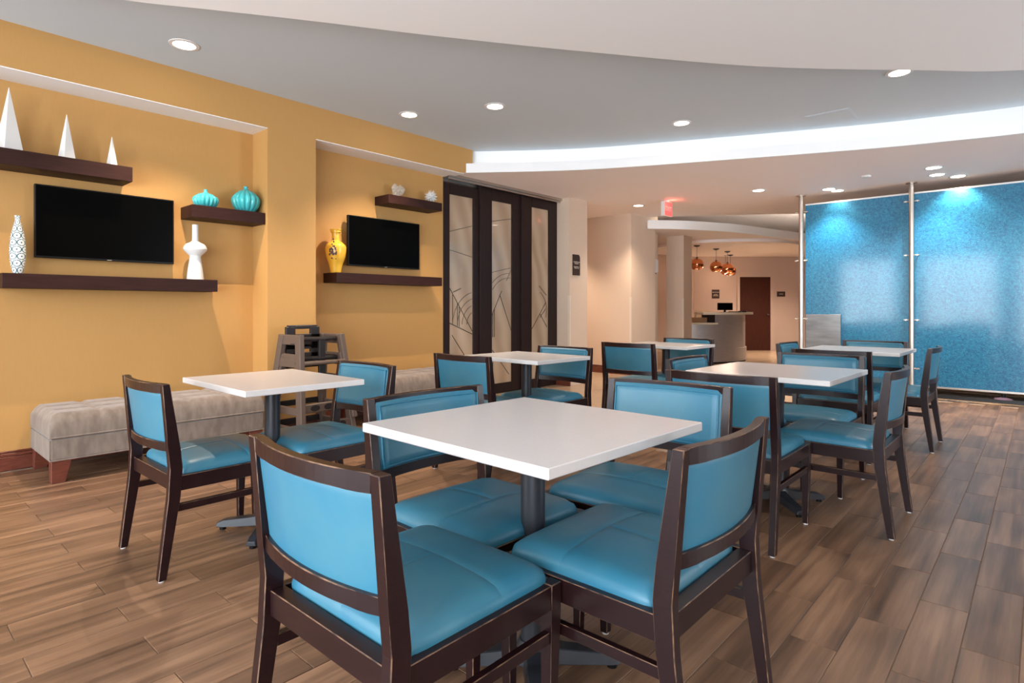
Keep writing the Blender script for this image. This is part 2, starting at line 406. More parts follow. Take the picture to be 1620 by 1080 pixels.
# perimeter: rear wall with windows, right wall with windows
def wall_with_windows(name, axis, c, lo, hi, openings, z0, z1, th=.2):
    bm = nb()
    def seg(a, b, za, zb):
        if axis == 'y': box(bm, a, b, c-th, c, za, zb)
        else: box(bm, c, c+th, a, b, za, zb)
    seg(lo, hi, 0, z0); seg(lo, hi, z1, 3.17)
    p = lo
    for a, b in openings:
        seg(p, a, z0, z1); p = b
    seg(p, hi, z0, z1)
    return struct(obj(name, bm, M['beige']))
rearW = [(-4.9,-3.3),(-2.7,-.9),(-.5,1.3),(1.7,3.5)]
wall_with_windows('wall_rear', 'y', -3.0, -5.7, 4.3, rearW, .12, 2.70)
rightW = [(5.3,7.1)]
wall_with_windows('wall_right', 'x', 4.1, -3.2, 9.4, rightW, .12, 2.70)
n = 0
def window(axis, c, a, b, z0, z1):
    global n; n += 1
    bm = nb(); w = .05
    def q(p0, p1, za, zb, dd=.06):
        if axis == 'y': box(bm, p0, p1, c-.12, c-.12+dd, za, zb)
        else: box(bm, c+.06, c+.06+dd, p0, p1, za, zb)
    q(a, a+w, z0, z1); q(b-w, b, z0, z1); q(a+w, b-w, z0, z0+w); q(a+w, b-w, z1-w, z1)
    m_ = (a+b)/2; q(m_-.02, m_+.02, z0+w, z1-w, .04)
    o = struct(obj('window_%d' % n, bm, M['winframe']))
    L = bpy.data.lights.new('window_portal', 'AREA'); L.shape = 'RECTANGLE'; L.size = b-a-2*w; L.size_y = z1-z0-2*w
    L.cycles.is_portal = True
    lo = bpy.data.objects.new('window_portal', L); COL.objects.link(lo)
    if axis == 'y': lo.location = (m_, c-.16, (z0+z1)/2); lo.rotation_euler = (-PI/2, 0, PI)
    else: lo.location = (c+.16, m_, (z0+z1)/2); lo.rotation_euler = (PI/2, 0, PI/2)
    return o
for a, b in rearW: window('y', -3.0, a, b, .12, 2.70)
for a, b in rightW: window('x', 4.1, a, b, .12, 2.70)

# ------------------------------------------------------------------ sliding doors
track = nb(); box(track, -5.62, -5.25, 4.75, 6.95, ZL-.035, ZL-.001); box(track, -5.30, -5.28, 4.75, 6.95, ZL-.06, ZL-.001); box(track, -5.46, -5.44, 4.75, 6.95, ZL-.06, ZL-.001)
struct(obj('trim_4', track, M['nickel']))
bm = nb(); box(bm, -5.75, -5.62, 4.745, 6.95, 0, ZL); struct(obj('wall_door_pocket', bm, M['beige']))
def slide_door(num, y0, y1, g0, g1, xf, top, gtop):
    th = .045
    bm = nb()
    box(bm, xf-th, xf, y0, g0, .012, top, bev=.003); box(bm, xf-th, xf, g1, y1, .012, top, bev=.003)
    box(bm, xf-th, xf, g0, g1, .012, .135); box(bm, xf-th, xf, g0, g1, gtop, top)
    d = struct(obj('door_%d' % num, bm, M['darkframe']))
    bm = nb(); box(bm, xf-.028, xf-.018, g0, g1, .135, gtop); obj('glass_pane', bm, M['frosted'], d)
    X = xf-.0145
    def line(p, q, w=.006):
        b2 = nb(); tube(b2, [(X, p[0], p[1]), (X, q[0], q[1])], w/1.4, 6); obj('leading', b2, M['etch'], d)
    def arc(cy, cz, r, a0, a1, k=10):
        pts = []
        for i in range(k+1):
            a = math.radians(a0+(a1-a0)*i/k); y = cy+r*math.cos(a); z = cz+r*math.sin(a)
            if g0 < y < g1 and .14 < z < gtop: pts.append((X, y, z))
        if len(pts) > 1:
            b2 = nb(); tube(b2, pts, .003, 5); obj('leading', b2, M['etch'], d)
    return line, arc, g0, g1
line, arc, a, b = slide_door(2, 4.755, 5.385, 4.871, 5.275, -5.40, 2.655, 2.53)
w = b-a
line((a+.01,1.38),(b,.83)); line((a+.01,.95),(b,.80)); line((a+.06,1.30),(a+.06,.93)); line((a+.14,1.2),(a+.14,.91)); line((a+.17,1.16),(a+.17,.9))
line((a,2.07),(b,2.18),.004); line((a,1.85),(b,1.78),.004); line((a+.07,1.33),(a+.2,1.38))
for r in (.18,.26,.34,.42): arc(a+.48, .92, r, 95, 178)
line((a+.05,.80),(b,.36)); line((a+.02,.55),(b,.26))
line, arc, a, b = slide_door(3, 5.375, 6.175, 5.592, 5.985, -5.375, 2.70, 2.545)
line((a,1.02),(a+.2,1.36)); line((a+.17,1.30),(b,.82)); line((a+.03,1.07),(a+.03,.75)); line((a+.06,1.12),(a+.06,.75)); line((a,2.27),(b,2.35),.004); line((a,1.60),(b,1.68),.004); line((b-.1,1.5),(b,1.66),.004)
line((a+.02,.58),(b-.05,.24)); line((a+.03,.42),(a+.03,.15)); arc(b-.05,1.15,.45,80,160); arc(b-.05,1.15,.39,85,160)
line, arc, a, b = slide_door(4, 6.155, 6.945, 6.367, 6.753, -5.345, 2.72, 2.555)
line((a+.02,.84),(b-.05,1.22)); line((a+.2,1.05),(b-.03,.86)); line((a+.18,1.45),(b-.04,1.32)); line((a+.2,1.0),(b-.06,1.12)); arc(a+.05,1.1,.3,-20,60)

# ------------------------------------------------------------------ hallway walls, columns
def wallbox(name, x0, x1, y0, y1, z1, m, z0=0):
    bm = nb(); box(bm, x0, x1, y0, y1, z0, z1); return struct(obj(name, bm, m))
wallbox('wall_column', -5.62, -5.12, 6.95, 7.40, ZL+.02, M['beige'])
baseboard('baseboard_column', -5.62, -5.10, 6.928, 6.95)
wallbox('wall_passage', -8.4, -5.18, 8.78, 9.62, 3.2, M['beige'])
wallbox('wall_passage_side', -8.4, -6.9, 6.9, 7.4, ZL+.02, M['beige'])
wallbox('wall_passage_end', -8.6, -8.4, 6.9, 9.6, 3.2, M['beige'])
wallbox('wall_behind_doors', -8.4, -5.75, 6.95, 7.0, ZL+.02, M['beige'])
baseboard('baseboard_passage', -8.4, -5.16, 8.758, 8.78)
wallbox('wall_dispenser', -6.3, -5.35, 9.62, 10.03, 3.2, M['beige'])
wallbox('wall_corridor', -8.4, -6.1, 10.03, 10.9, 3.2, M['beige'])
wallbox('wall_lobby_column', -5.445, -5.086, 10.55, 10.90, ZLOB+.03, M['beige'])
# corner guards, slim light strips up to 1.3 m
for gx, gy in ((-5.12,6.95),(-5.18,8.78),(-5.086,10.55)):
    bm = nb(); box(bm, gx-.03, gx+.004, gy-.004, gy, .1, 1.32); box(bm, gx, gx+.004, gy, gy+.03, .1, 1.32); struct(obj('trim_5', bm, M['guard']))

wallbox('wall_lobby_right', 4.1, 4.3, 9.4, 20.0, 3.2, M['beige'])
wallbox('wall_lobby_end', -8.6, 4.3, 20.0, 20.2, 3.2, M['beige'])
wallbox('wall_lobby_left', -8.6, -8.4, 9.6, 20.0, 3.2, M['beige'])
# lobby ceiling with curved fascia, high cove beyond main ceiling
lf = []
for px, py in ((1025,361.5),(1039,361.8),(1080,362.5),(1120,364.5),(1161.5,367.2),(1202,372),(1262,379.4),(1330,387),(1400,392)):
    lf.append(at_depth(px, FPX*(ZLOB-EYE)/(HY-py)))
lf = smooth_curve(lf, 4)
far = [at_depth(1480, 17.5), at_depth(1000, 17.5)]
bm = nb(); prism(bm, lf+far+[(-8.4,14.5),(-8.4,9.62),(-5.35,9.62)], ZLOB, ZLOB+.06); bmesh.ops.triangulate(bm, faces=[f for f in bm.faces if len(f.verts) > 4])
struct(obj('ceiling', bm, M['low_ceiling']))
bm = nb(); strip(bm, offset_curve(lf, -.01), ZLOB-.001, ZLOB+.15, .05); struct(obj('trim_6', bm, M['white_trim'], smooth=30))
bm = nb(); box(bm, -8.4, 4.3, 9.3, 20, 3.2, 3.3); struct(obj('ceiling', bm, M['low_ceiling']))
bm = nb(); strip(bm, offset_curve(lf, .10)[7:], ZLOB+.065, ZLOB+.085, .03)
tag(obj('cove_light_strip', bm, M['led2']), 'linear cove light strip above the curved lobby ceiling edge', 'light strip')
bm = nb(); strip(bm, [(-5.2,9.335),(-4.4,9.87),(-3.1,10.76),(-1.2,12.07),(4.3,15.82)], ZL+.05, 3.2, .03); struct(obj('wall_bulkhead', bm, M['white_ceiling']))
# reception wall, facing the camera side squarely
DW = 15.9
p0 = at_depth(1098, DW); p1 = at_depth(1500, DW)
rw = Vector((p1[0]-p0[0], p1[1]-p0[1])); rwd = rw.normalized(); rwn = Vector((-rwd.y, rwd.x))   # rwn points away from camera
AW = math.atan2(rwd.y, rwd.x)
def wf(u, v, z=0):                         # u metres along reception wall from p0, v metres towards the room
    q = Vector(p0)+rwd*u-rwn*v; return (q.x, q.y, z)
def wall_obj(name, u0, u1, v0, v1, z0, z1, m, parent=None, bev=0):
    bm = nb(); box(bm, u0, u1, -v1, -v0, z0, z1, bev=bev)
    o = obj(name, bm, m, parent)
    if parent is None: o.location = (*p0, 0); o.rotation_euler = (0,0,AW)
    return o
upx = lambda px: (px-1098)/FPX*DW
struct(wall_obj('wall_reception', -.0, 8.0, -.2, 0, 0, 3.2, M['pink_wall']))
q_ = lambda lat, d: (-d*sn+lat*cs, d*cs+lat*sn)
bm = nb(); strip(bm, [q_(2.0,12.5), q_(3.0,14.8), q_(4.93,15.93)], 0, 3.2, .2); struct(obj('wall_reception_side', bm, M['pink_wall']))
zt = 1.97
dr = struct(wall_obj('door_1', upx(1169.5), upx(1218), 0, .03, 0, zt, M['walnut']))
for u0, u1, za, zb in ((upx(1165.5), upx(1169.5), 0, zt+.06), (upx(1218), upx(1223.5), 0, zt+.06), (upx(1169.5), upx(1218), zt, zt+.06)):
    wall_obj('door_frame', u0, u1, 0, .05, za, zb, M['pink_wall'], dr)
bm = nb(); tube(bm, [(upx(1215), -.03, .96), (upx(1215), -.08, .96), (upx(1211.5), -.085, .97)], .012, 8); lathe(bm, [(.03,0),(.03,.01)], 16)
obj('door_handle', bm, M['nickel'], dr, smooth=True)
def sign_on(o_parent, mk, lines, size, z, font_off=0): pass
def text_part(body, size, parent, loc, rot, m, ext=.0015, name='lettering', align='CENTER'):
    c = bpy.data.curves.new(name, 'FONT'); c.body = body; c.size = size; c.extrude = ext; c.align_x = align; c.align_y = 'CENTER'
    c.space_line = .9
    t = bpy.data.objects.new(name, c); COL.objects.link(t)
    dg = bpy.context.evaluated_depsgraph_get(); me = bpy.data.meshes.new_from_object(t.evaluated_get(dg))
    bpy.data.objects.remove(t); me.materials.clear(); me.materials.append(m)
    o = bpy.data.objects.new(name, me); COL.objects.link(o); o.parent = parent; o.location = loc; o.rotation_euler = rot
    o['kind'] = 'stuff'
    return o
# signs on reception wall
for px0, px1, y0, y1, tx, lab in ((1126,1138,458,472,'RECEPTION\n\nGUEST\nSERVICES','small brown plaque with two text panels on the wall above the reception desk'), (1229,1242,461,469,'OFFICE','small brown horizontal plaque on the wall right of the dark reception door')):
    z0 = EYE+(HY-y1)/FPX*DW; z1 = EYE+(HY-y0)/FPX*DW
    s_ = wall_obj('wall_sign', upx(px0), upx(px1), .001, .012, z0, z1, M['signbrown'], bev=.002); tag(s_, lab, 'sign')
    text_part(tx, .034, s_, ((upx(px0)+upx(px1))/2, -.0125, (z0+z1)/2), (PI/2,0,0), M['signtext'])

# ------------------------------------------------------------------ reception desk
cd, cr_ = 13.35, .29*13.35
dc = at_depth(810+FPX*.29, cd)
desk = empty('reception_desk', (dc[0], dc[1], 0), YAW)    # local +x = right in view, -y = toward camera
tag(desk, 'curved stainless steel reception desk with a cream two-level counter', 'desk')
def arcpts(r, a0, a1, k=28): return [(r*math.cos(math.radians(a0+(a1-a0)*i/k)), r*math.sin(math.radians(a0+(a1-a0)*i/k))) for i in range(k+1)]
def arcshell(r0, r1, a0, a1, z0, z1, k=28):
    bm = nb(); A = arcpts(r0,a0,a1,k); B = arcpts(r1,a0,a1,k)
    loft(bm, [[(a[0],a[1],z0),(b[0],b[1],z0),(b[0],b[1],z1),(a[0],a[1],z1)] for a, b in zip(A, B)]); return bm
AS = -77
obj('front_panel', arcshell(1.24,1.30,AS,20,.30,1.00), M['steel'], desk, smooth=30)
obj('front_panel', arcshell(1.24,1.30,-112,AS,.30,.80), M['steel'], desk, smooth=30)
obj('kick_band', arcshell(1.26,1.325,-112,20,.03,.30), M['steel'], desk, smooth=30)
obj('plinth', arcshell(1.2,1.27,-112,20,0,.03), M['dark'], desk, smooth=30)
obj('end_panel', arcshell(1.0,1.29,-118,-112,0,.80), M['espresso'], desk, smooth=30)
obj('high_counter', arcshell(.85,1.46,AS-14,20,1.00,1.045), M['counter'], desk, smooth=30)
obj('low_counter', arcshell(.75,1.38,-120,AS,.80,.835), M['counter'], desk, smooth=30)
obj('divider_panel', arcshell(.8,1.28,AS-1.5,AS+.5,.835,1.0,2), M['espresso'], desk)
def dl(px, d, z): x, y = at_depth(px, d); return (x, y, z)
# things on the desk
mn = empty('computer_monitor', dl(1147, 12.45, 1.046), YAW+.15); tag(mn, 'black computer monitor standing on the high reception counter', 'monitor')
bm = nb(); box(bm,-.17,.17,-.012,.012,.045,.20,bev=.004); obj('display', bm, M['bezel'], mn)
bm = nb(); box(bm,-.16,.16,-.0135,-.012,.055,.19); obj('screen', bm, M['screen'], mn)
bm = nb(); box(bm,-.02,.02,.0,.02,.0,.07); box(bm,-.08,.08,-.05,.06,0,.008); obj('stand', bm, M['bezel'], mn)
kb = nb(); box(kb,-.13,.13,-.03,.03,0,.02,bev=.004); tag(obj('card_reader', kb, M['bezel'], loc=dl(1163,12.5,1.046)), 'flat black device lying right of the monitor on the reception counter', 'device')
kb = nb(); box(kb,-.09,.09,-.03,.03,0,.03,bev=.006); tag(obj('desk_tray', kb, M['bezel'], loc=dl(1175,12.75,1.046)), 'small black tray at the right end of the reception counter', 'tray')
kb = nb(); box(kb,-.19,.19,-.1,.1,0,.10,bev=.005); o = obj('wooden_box', kb, M['wood_light'], loc=dl(1108,12.45,.836)); o.rotation_euler=(0,0,YAW); tag(o, 'tan wooden box on the low reception counter beside the pillar', 'box')
ph = empty('desk_phone', dl(1131,12.15,.836), YAW); tag(ph, 'black phone with a white tag on the low reception counter', 'phone')
kb = nb(); box(kb,-.05,.05,-.03,.04,0,.12,bev=.01); obj('body', kb, M['bezel'], ph)
kb = nb(); box(kb,-.0,.04,-.034,-.03,.01,.05); obj('tag', kb, M['plastic_white'], ph)
oc = empty('office_chair', dl(1113,13.3,0), YAW+.5); tag(oc, 'cream upholstered office chair behind the reception desk', 'chair')
kb = nb(); loft(kb, [[(-.24,-.03,.55),(.24,-.03,.55),(.24,.04,.55),(-.24,.04,.55)],[(-.22,.02,.9),(.22,.02,.9),(.22,.07,.9),(-.22,.07,.9)],[(-.13,.06,1.09),(.13,.06,1.09),(.13,.10,1.09),(-.13,.10,1.09)]]); obj('backrest', kb, M['cream_chair'], oc)
kb = nb(); box(kb,-.24,.24,-.46,0,.45,.54,bev=.02); obj('seat', kb, M['cream_chair'], oc)
kb = nb(); lathe(kb, [(.025,.06),(.025,.45)], 12); 
for k in range(5):
    a = 2*PI*k/5; box(kb, -.02,.02,-.02,.02,.03,.031); tube(kb, [(0,0,.07),(.26*math.cos(a),.26*math.sin(a),.035)], .018, 6); lathe(kb, [(.02,0),(.025,.02),(.02,.05)], 8, .27*math.cos(a), .27*math.sin(a))
obj('base', kb, M['bezel'], oc)
# lobby ceiling disc + pendants
dcx, dcy = at_depth(1141, 13.4)
bm = nb(); lathe(bm, [(1.62,ZLOB-.06),(1.62,ZLOB)], 64, dcx, dcy); struct(obj('ceiling', bm, M['low_ceiling'], smooth=30))
ZD = ZLOB-.06
def pendant():
    r = empty('pendant_lamp')
    bm = nb(); lathe(bm, [(.018,-.034),(.03,-.032),(.065,-.014),(.065,0)], 20); obj('canopy', bm, M['black'], r, smooth=40)
    bm = nb(); tube(bm, [(0,0,-.03),(0,0,-.27)], .004, 6); obj('cord', bm, M['black'], r)
    bm = nb(); lathe(bm, [(.022,-.30),(.024,-.262),(.012,-.25)], 14); obj('socket', bm, M['black'], r, smooth=40)
    R = .135; prof = []
    for i in range(15):
        a = math.radians(75 - i*9.0); prof.append((R*math.cos(a), -.405+R*math.sin(a)))
    prof += [(prof[-1][0]-.004, prof[-1][1])] 
    inner = [(max(p[0]-.006,.004), p[1]-.001 if p[1] < -.405 else p[1]-.004) for p in prof[::-1]]
    bm = nb(); lathe(bm, prof+inner, 28, cap=False); obj('shade', bm, M['copper'], r, smooth=50)
    bm = nb(); lathe(bm, [(.004,-.47),(.022,-.455),(.03,-.43),(.018,-.38),(.018,-.30)], 14); obj('bulb', bm, M['lamp'], r, smooth=True)
    return r
pp = pendant()
plist = [(1102.5,12.5,'leftmost copper globe pendant, half hidden by the lobby pillar'),(1133,13.2,'second copper globe pendant from the pillar, above the reception desk'),(1150.8,13.8,'copper globe pendant over the desk in the middle of the right-hand cluster of three'),(1155.5,14.7,'rightmost copper globe pendant above the reception desk'),(1147.8,15.3,'farthest and lowest-looking copper globe pendant nearest the reception wall')]
for i, (px, d, lab) in enumerate(plist):
    o = pp if i == 0 else copy_tree(pp)
    x, y = at_depth(px, d); o.location = (x, y, ZD if math.hypot(x-dcx, y-dcy) < 1.6 else ZLOB)
    tag(o, lab, 'pendant lamp', 'copper pendants above the reception desk')
    L = bpy.data.lights.new('pendant_bulb', 'POINT'); L.energy = 5; L.color = (1,.72,.5); L.shadow_soft_size = .03
    lo = bpy.data.objects.new('pendant_bulb', L); COL.objects.link(lo); lo.location = (x, y, 1.90)

# ------------------------------------------------------------------ things on the hallway walls
z0, z1 = 1.66, 1.96
cy0 = 7.0
s1 = nb(); prism(s1, [(0,0),(.175,0),(.175,.27),(.15,.305),(0,.305)], 0, .012)
so = obj('wall_sign', s1, M['signbrown']); so.location = (-5.119, 7.02, 1.615); so.rotation_euler = (PI/2,0,PI/2)
# maps local x->world y, local y->world z
tag(so, 'brown room sign with a clipped corner on the pale column beside the sliding doors', 'sign')
text_part('Complimentary\nBreakfast', .026, so, (.0875,.185,.0125), (0,0,0), M['signtext'])
text_part('Daily 6:30am to\n9:30am or by', .021, so, (.0875,.115,.0125), (0,0,0), M['signtext'])
ex = empty('exit_sign', (-4.20, 8.14, ZL)); tag(ex, 'white ceiling-mounted exit sign box with a glowing red face', 'sign')
bm = nb(); box(bm,-.03,.03,-.12,.12,-.235,-.02,bev=.006); obj('housing', bm, M['plastic_white'], ex)
bm = nb(); box(bm,.0305,.034,-.112,.112,-.227,-.028); obj('lit_face', bm, M['exit_red'], ex)
text_part('EXIT', .095, ex, (.0345,0,-.128), (PI/2,0,PI/2), M['plastic_white'], .0005)
bm = nb(); lathe(bm, [(.04,-.02),(.05,0)], 16); obj('mounting', bm, M['plastic_white'], ex)
LX = bpy.data.lights.new('exit_glow', 'POINT'); LX.energy = .8; LX.color = (1,.15,.1); LX.shadow_soft_size = .05
lo = bpy.data.objects.new('exit_glow', LX); COL.objects.link(lo); lo.location = (-4.10, 8.14, ZL-.06)
sd = empty('soap_dispenser', (-5.35, 9.80, 1.78)); tag(sd, 'white hand sanitiser dispenser mounted on the hallway wall', 'dispenser')
bm = nb(); box(bm,0,.10,-.08,.08,0,.25,bev=.02,seg=2); obj('housing', bm, M['plastic_white'], sd)
bm = nb(); box(bm,.03,.08,-.03,.03,-.02,.0,bev=.004); obj('nozzle', bm, M['bezel'], sd)
nt = nb(); box(nt, 0, .008, -.10, .10, 0, .17, bev=.002); o = obj('notice_plate', nt, M['plastic_white'], loc=(-5.35, 9.80, 1.24)); tag(o, 'small white notice with a dark printed line below the sanitiser dispenser', 'sign')
bm = nb(); box(bm,.0082,.0095,-.06,.06,.075,.095); obj('print', bm, M['signbrown'], o)

# ------------------------------------------------------------------ glass partition
GY = 9.10
gp = [(-3.29,-2.535),(-2.53,-1.27),(-1.235,.06),(.10,1.40),(1.44,2.74)]
for i, (a, b) in enumerate(gp):
    if i == 0: continue
    bm = nb(); box(bm, a, b, GY, GY+.02, .145, 2.60)
    o = obj('glass_panel', bm, M['blueglass'])
    tag(o, ['', 'left blue textured glass partition panel between the two steel posts', 'large blue textured glass partition panel right of the second steel post', 'blue textured glass panel beyond the right edge of the picture', 'last blue textured glass panel out of frame on the right'][i], 'glass panel', 'blue glass partition panels')
    bm = nb(); box(bm, a, b, GY-.004, GY+.024, .125, .147); obj('bottom_edge', bm, M['nickel'], o)
    bm = nb(); box(bm, a, b, GY-.004, GY+.024, 2.598, 2.618); obj('top_edge', bm, M['plastic_white'], o)
pole = empty('steel_post')
bm = nb(); lathe(bm, [(.030,.01),(.030,ZL-.012)], 24); obj('pole', bm, M['nickel'], pole, smooth=40)
bm = nb(); lathe(bm, [(.062,ZL-.014),(.062,ZL)], 28); obj('ceiling_flange', bm, M['nickel'], pole, smooth=40)
bm = nb(); lathe(bm, [(.062,0),(.062,.014)], 28); obj('base_flange', bm, M['nickel'], pole, smooth=40)
for z in (.36,.98,1.81,2.50):
    bm = nb(); tube(bm, [(-.085,.012,z),(.085,.012,z)], .009, 10); 
    for s in (-.062,.062): tube(bm, [(s,.0,z),(s,.058,z)], .011, 10)
    obj('standoff', bm, M['nickel'], pole, smooth=40)
for i, (x, lab) in enumerate(((-2.57,'satin steel post at the left end of the blue glass partition'),(-1.252,'thick satin steel post between the two blue glass panels'),(.08,'satin steel post just beyond the right edge of the picture'),(1.42,'satin steel post far out of frame on the right'))):
    o = pole if i == 0 else copy_tree(pole); o.location = (x, GY-.06, 0); tag(o, lab, 'post', 'posts of the glass partition')
bm = nb(); box(bm, -2.515, -2.07, GY-.034, GY-.020, .003, 1.045, bev=.002)
o = obj('metal_screen', bm, mat('dull_steel', (.24,.235,.23), .35, metal=1, noise=(3,.8,(.15,.145,.14),(1,1,5)))); tag(o, 'waist-high brushed steel panel against the lower left of the blue glass', 'screen')
bm = nb(); box(bm, -2.5, 4.1, GY-.09, GY+.34, 0, .055); struct(obj('trim_7', bm, M['dark']))
M['curb'] = mat('tan_marble_curb', (.36,.22,.11), .3, noise=(6,1,(.03,.02,.015),(.6,3,3)))
bm = nb(); box(bm, -1.9, 4.1, GY-.20, GY-.09, 0, .012, bev=.003); struct(obj('trim_8', bm, M['curb']))
bm = nb(); box(bm, -1.9, 4.1, GY+.34, GY+.50, 0, .06, bev=.003); struct(obj('trim_9', bm, M['curb']))
bm = nb(); box(bm, -2.4, 4.1, 11.2, 11.4, 0, 3.2); struct(obj('wall_beyond_glass', bm, M['beige']))
fx = empty('floor_fixture', (-.35, GY-.02, .055)); tag(fx, 'small purple floor fixture on a black stem under the blue glass', 'fixture')
bm = nb(); lathe(bm, [(.09,0),(.075,.008),(.02,.022)], 20); obj('disc', bm, mat('mauve_plastic',(.12,.07,.11),.5), fx, smooth=40)
bm = nb(); lathe(bm, [(.018,.02),(.018,.066)], 12); obj('stem', bm, M['bezel'], fx, smooth=40)

# ------------------------------------------------------------------ downlights
def downlight_proto():
    r = empty('recessed_downlight')
    bm = nb(); lathe(bm, [(.072,-.0005),(.074,-.006),(.098,-.004),(.10,0)], 28, cap=False); obj('trim_ring', bm, M['plastic_white'], r, smooth=40)
    bm = nb(); lathe(bm, [(.074,-.003),(.074,-.001)], 28); obj('diffuser', bm, M['lamp'], r)
    return r
dproto = downlight_proto()
DL = [(-4.60,1.589,ZC,'recessed downlight nearest the ochre wall above the three pyramids',2.6),(-4.62,3.634,ZC,'recessed downlight in the grey ceiling in front of the second niche',2.6),(-3.829,4.023,ZC,'recessed downlight in the middle of the blue-grey ceiling',1),(-2.755,5.663,ZC,'recessed downlight in the grey ceiling close to the curved cove',1),(-.86,5.62,ZC,'recessed downlight at the upper right, cut by the edge of the white ceiling',1),
 (-2.89,8.254,ZL,'recessed downlight in the low ceiling left of the first steel post',1),(-2.153,8.80,ZL,'recessed downlight in front of the left blue glass panel',1.85),(-2.115,8.62,ZL,'',0),(-.931,8.258,ZL,'recessed downlight in the low ceiling, nearest of the three by the second steel post',1),(-.95,8.72,ZL,'recessed downlight, middle of the three above the right blue glass panel',1.85),(-.77,8.99,ZL,'recessed downlight, farthest of the three above the right blue glass panel',1),(-4.717,8.215,ZL,'recessed downlight over the hallway beside the exit sign',1.8)]
DL.append((-2.09,8.99,ZL,'darker recessed downlight close to the top edge of the left glass panel',.2))
DL += [(-6.6,8.1,ZL,'recessed downlight inside the side passage out of view',2.4),(-3.9,7.0,ZL,'',0),(.35,8.72,ZL,'recessed downlight beyond the right edge of the picture by the glass',1.4)]
used = False
for x, y, z, lab, k in DL:
    if k == 0: continue
    o = dproto if not used else copy_tree(dproto); used = True
    o.location = (x, y, z); tag(o, lab, 'ceiling light', 'recessed downlights')
    L = bpy.data.lights.new('downlight_lamp', 'SPOT'); L.energy = DOWN*k; L.color = WARM; L.spot_size = math.radians(100 if k > 1.8 else 115); L.spot_blend = .7
    if y > 8.5 and k > 1.8: L.color = (1,.95,.9); L.shadow_soft_size = .06
    lo = bpy.data.objects.new('downlight_lamp', L); COL.objects.link(lo); lo.location = (x, y, z-.02)
# extra lobby downlights, added only to light the reception area
for px, d, lab in ((1055,13.0,'added recessed downlight behind the lobby pillar'),(1235,14.2,'added recessed downlight near the reception door'),(1300,13.5,'added recessed downlight of the lobby hidden behind the blue glass'),(1085,14.6,'added recessed downlight behind the reception desk')):
    o = copy_tree(dproto); x, y = at_depth(px, d); o.location = (x, y, ZLOB); tag(o, lab, 'ceiling light', 'recessed downlights')
    L = bpy.data.lights.new('downlight_lamp', 'SPOT'); L.energy = DOWN*3.4; L.color = WARM; L.spot_size = math.radians(140); L.spot_blend = .8; L.shadow_soft_size = .06
    lo = bpy.data.objects.new('downlight_lamp', L); COL.objects.link(lo); lo.location = (x, y, ZLOB-.02)
# smoke detector on low ceiling
bm = nb(); lathe(bm, [(.03,-.022),(.05,-.018),(.055,0)], 24); tag(obj('smoke_detector', bm, M['plastic_white'], smooth=40, loc=(-1.6,8.23,ZL)), 'small round white smoke detector on the low ceiling', 'detector')

# ------------------------------------------------------------------ wall shelves, screens, ornaments
def shelf(y0, y1, z0, z1, lab):
    bm = nb(); box(bm, XB+.001, XB+.25, y0, y1, z0, z1, bev=.0015)
    return tag(obj('wall_shelf', bm, M['shelf']), lab, 'shelf', 'floating shelves in the niches')
shelf(.655, 2.03, 1.268, 1.366, 'long dark floating shelf below the large television, under the patterned vase')
shelf(.30, 1.41, 2.088, 2.197, 'dark floating shelf at the upper left carrying the white pyramids')
shelf(1.83, 2.435, 1.874, 1.974, 'short dark floating shelf holding the two turquoise gourd vases')
shelf(3.15, 4.51, 1.385, 1.482, 'dark floating shelf below the smaller television, under the yellow vase')
shelf(3.765, 4.51, 2.243, 2.335, 'short dark floating shelf carrying the coral and the white spiky ornament')
def tv(y0, y1, z0, z1, lab):
    t = empty('television', (XB, (y0+y1)/2, z0)); w = (y1-y0)/2; h = z1-z0
    bm = nb(); box(bm, .05, .085, -w, w, 0, h, bev=.003); obj('casing', bm, M['bezel'], t)
    bm = nb(); box(bm, .0852, .0862, -w+.009, w-.009, .014, h-.009); obj('screen', bm, M['screen'], t)
    bm = nb(); box(bm, .001, .05, -.18, .18, h*.25, h*.75); obj('wall_mount', bm, M['bezel'], t)
    bm = nb(); box(bm, .0855, .087, -.015, .015, .004, .007); obj('badge', bm, M['guard'], t)
    return tag(t, lab, 'television', 'wall televisions')
tv(.851, 1.751, 1.49, 2.012, 'black television in the left niche under the pyramid shelf')
tv(3.385, 4.315, 1.57, 2.09, 'black television in the right niche beside the yellow vase')
def pyramid(y, b, h, lab, rz=.35):
    bm = nb(); r = b*.5
    vs = [bm.verts.new(p) for p in ((-r,-r,0),(r,-r,0),(r,r,0),(-r,r,0))]; t = bm.verts.new((0,0,h))
    bm.faces.new(vs[::-1])
    for i in range(4): bm.faces.new((vs[i], vs[(i+1)%4], t))
    bmesh.ops.bevel(bm, geom=[e for e in bm.edges], offset=.0015, segments=1, affect='EDGES')
    o = obj('pyramid', bm, M['matte_white'], loc=(-5.25, y, 2.198)); o.rotation_euler = (0,0,rz); tag(o, lab, 'ornament', 'white pyramids on the upper shelf')
pyramid(.706, .115, .45, 'tallest white pyramid ornament at the far left of the upper shelf')
pyramid(1.027, .080, .345, 'middle-sized white pyramid ornament on the upper left shelf')
pyramid(1.306, .056, .245, 'smallest white pyramid ornament at the right end of its shelf')
def vase(name, prof, m, x, y, z, lab, n=40, rib=0, ribn=0, cat='vase'):
    bm = nb(); P = smooth_curve(prof, 5); inner = [(max(P[-1][0]-.004,.003), P[-1][1]-.001), (max(P[-1][0]-.005,.003), P[-1][1]-.03)]
    lathe(bm, P+inner, n, rib=rib, ribn=ribn)
    o = obj(name, bm, m, smooth=50, loc=(x,y,z)); tag(o, lab, cat); return o
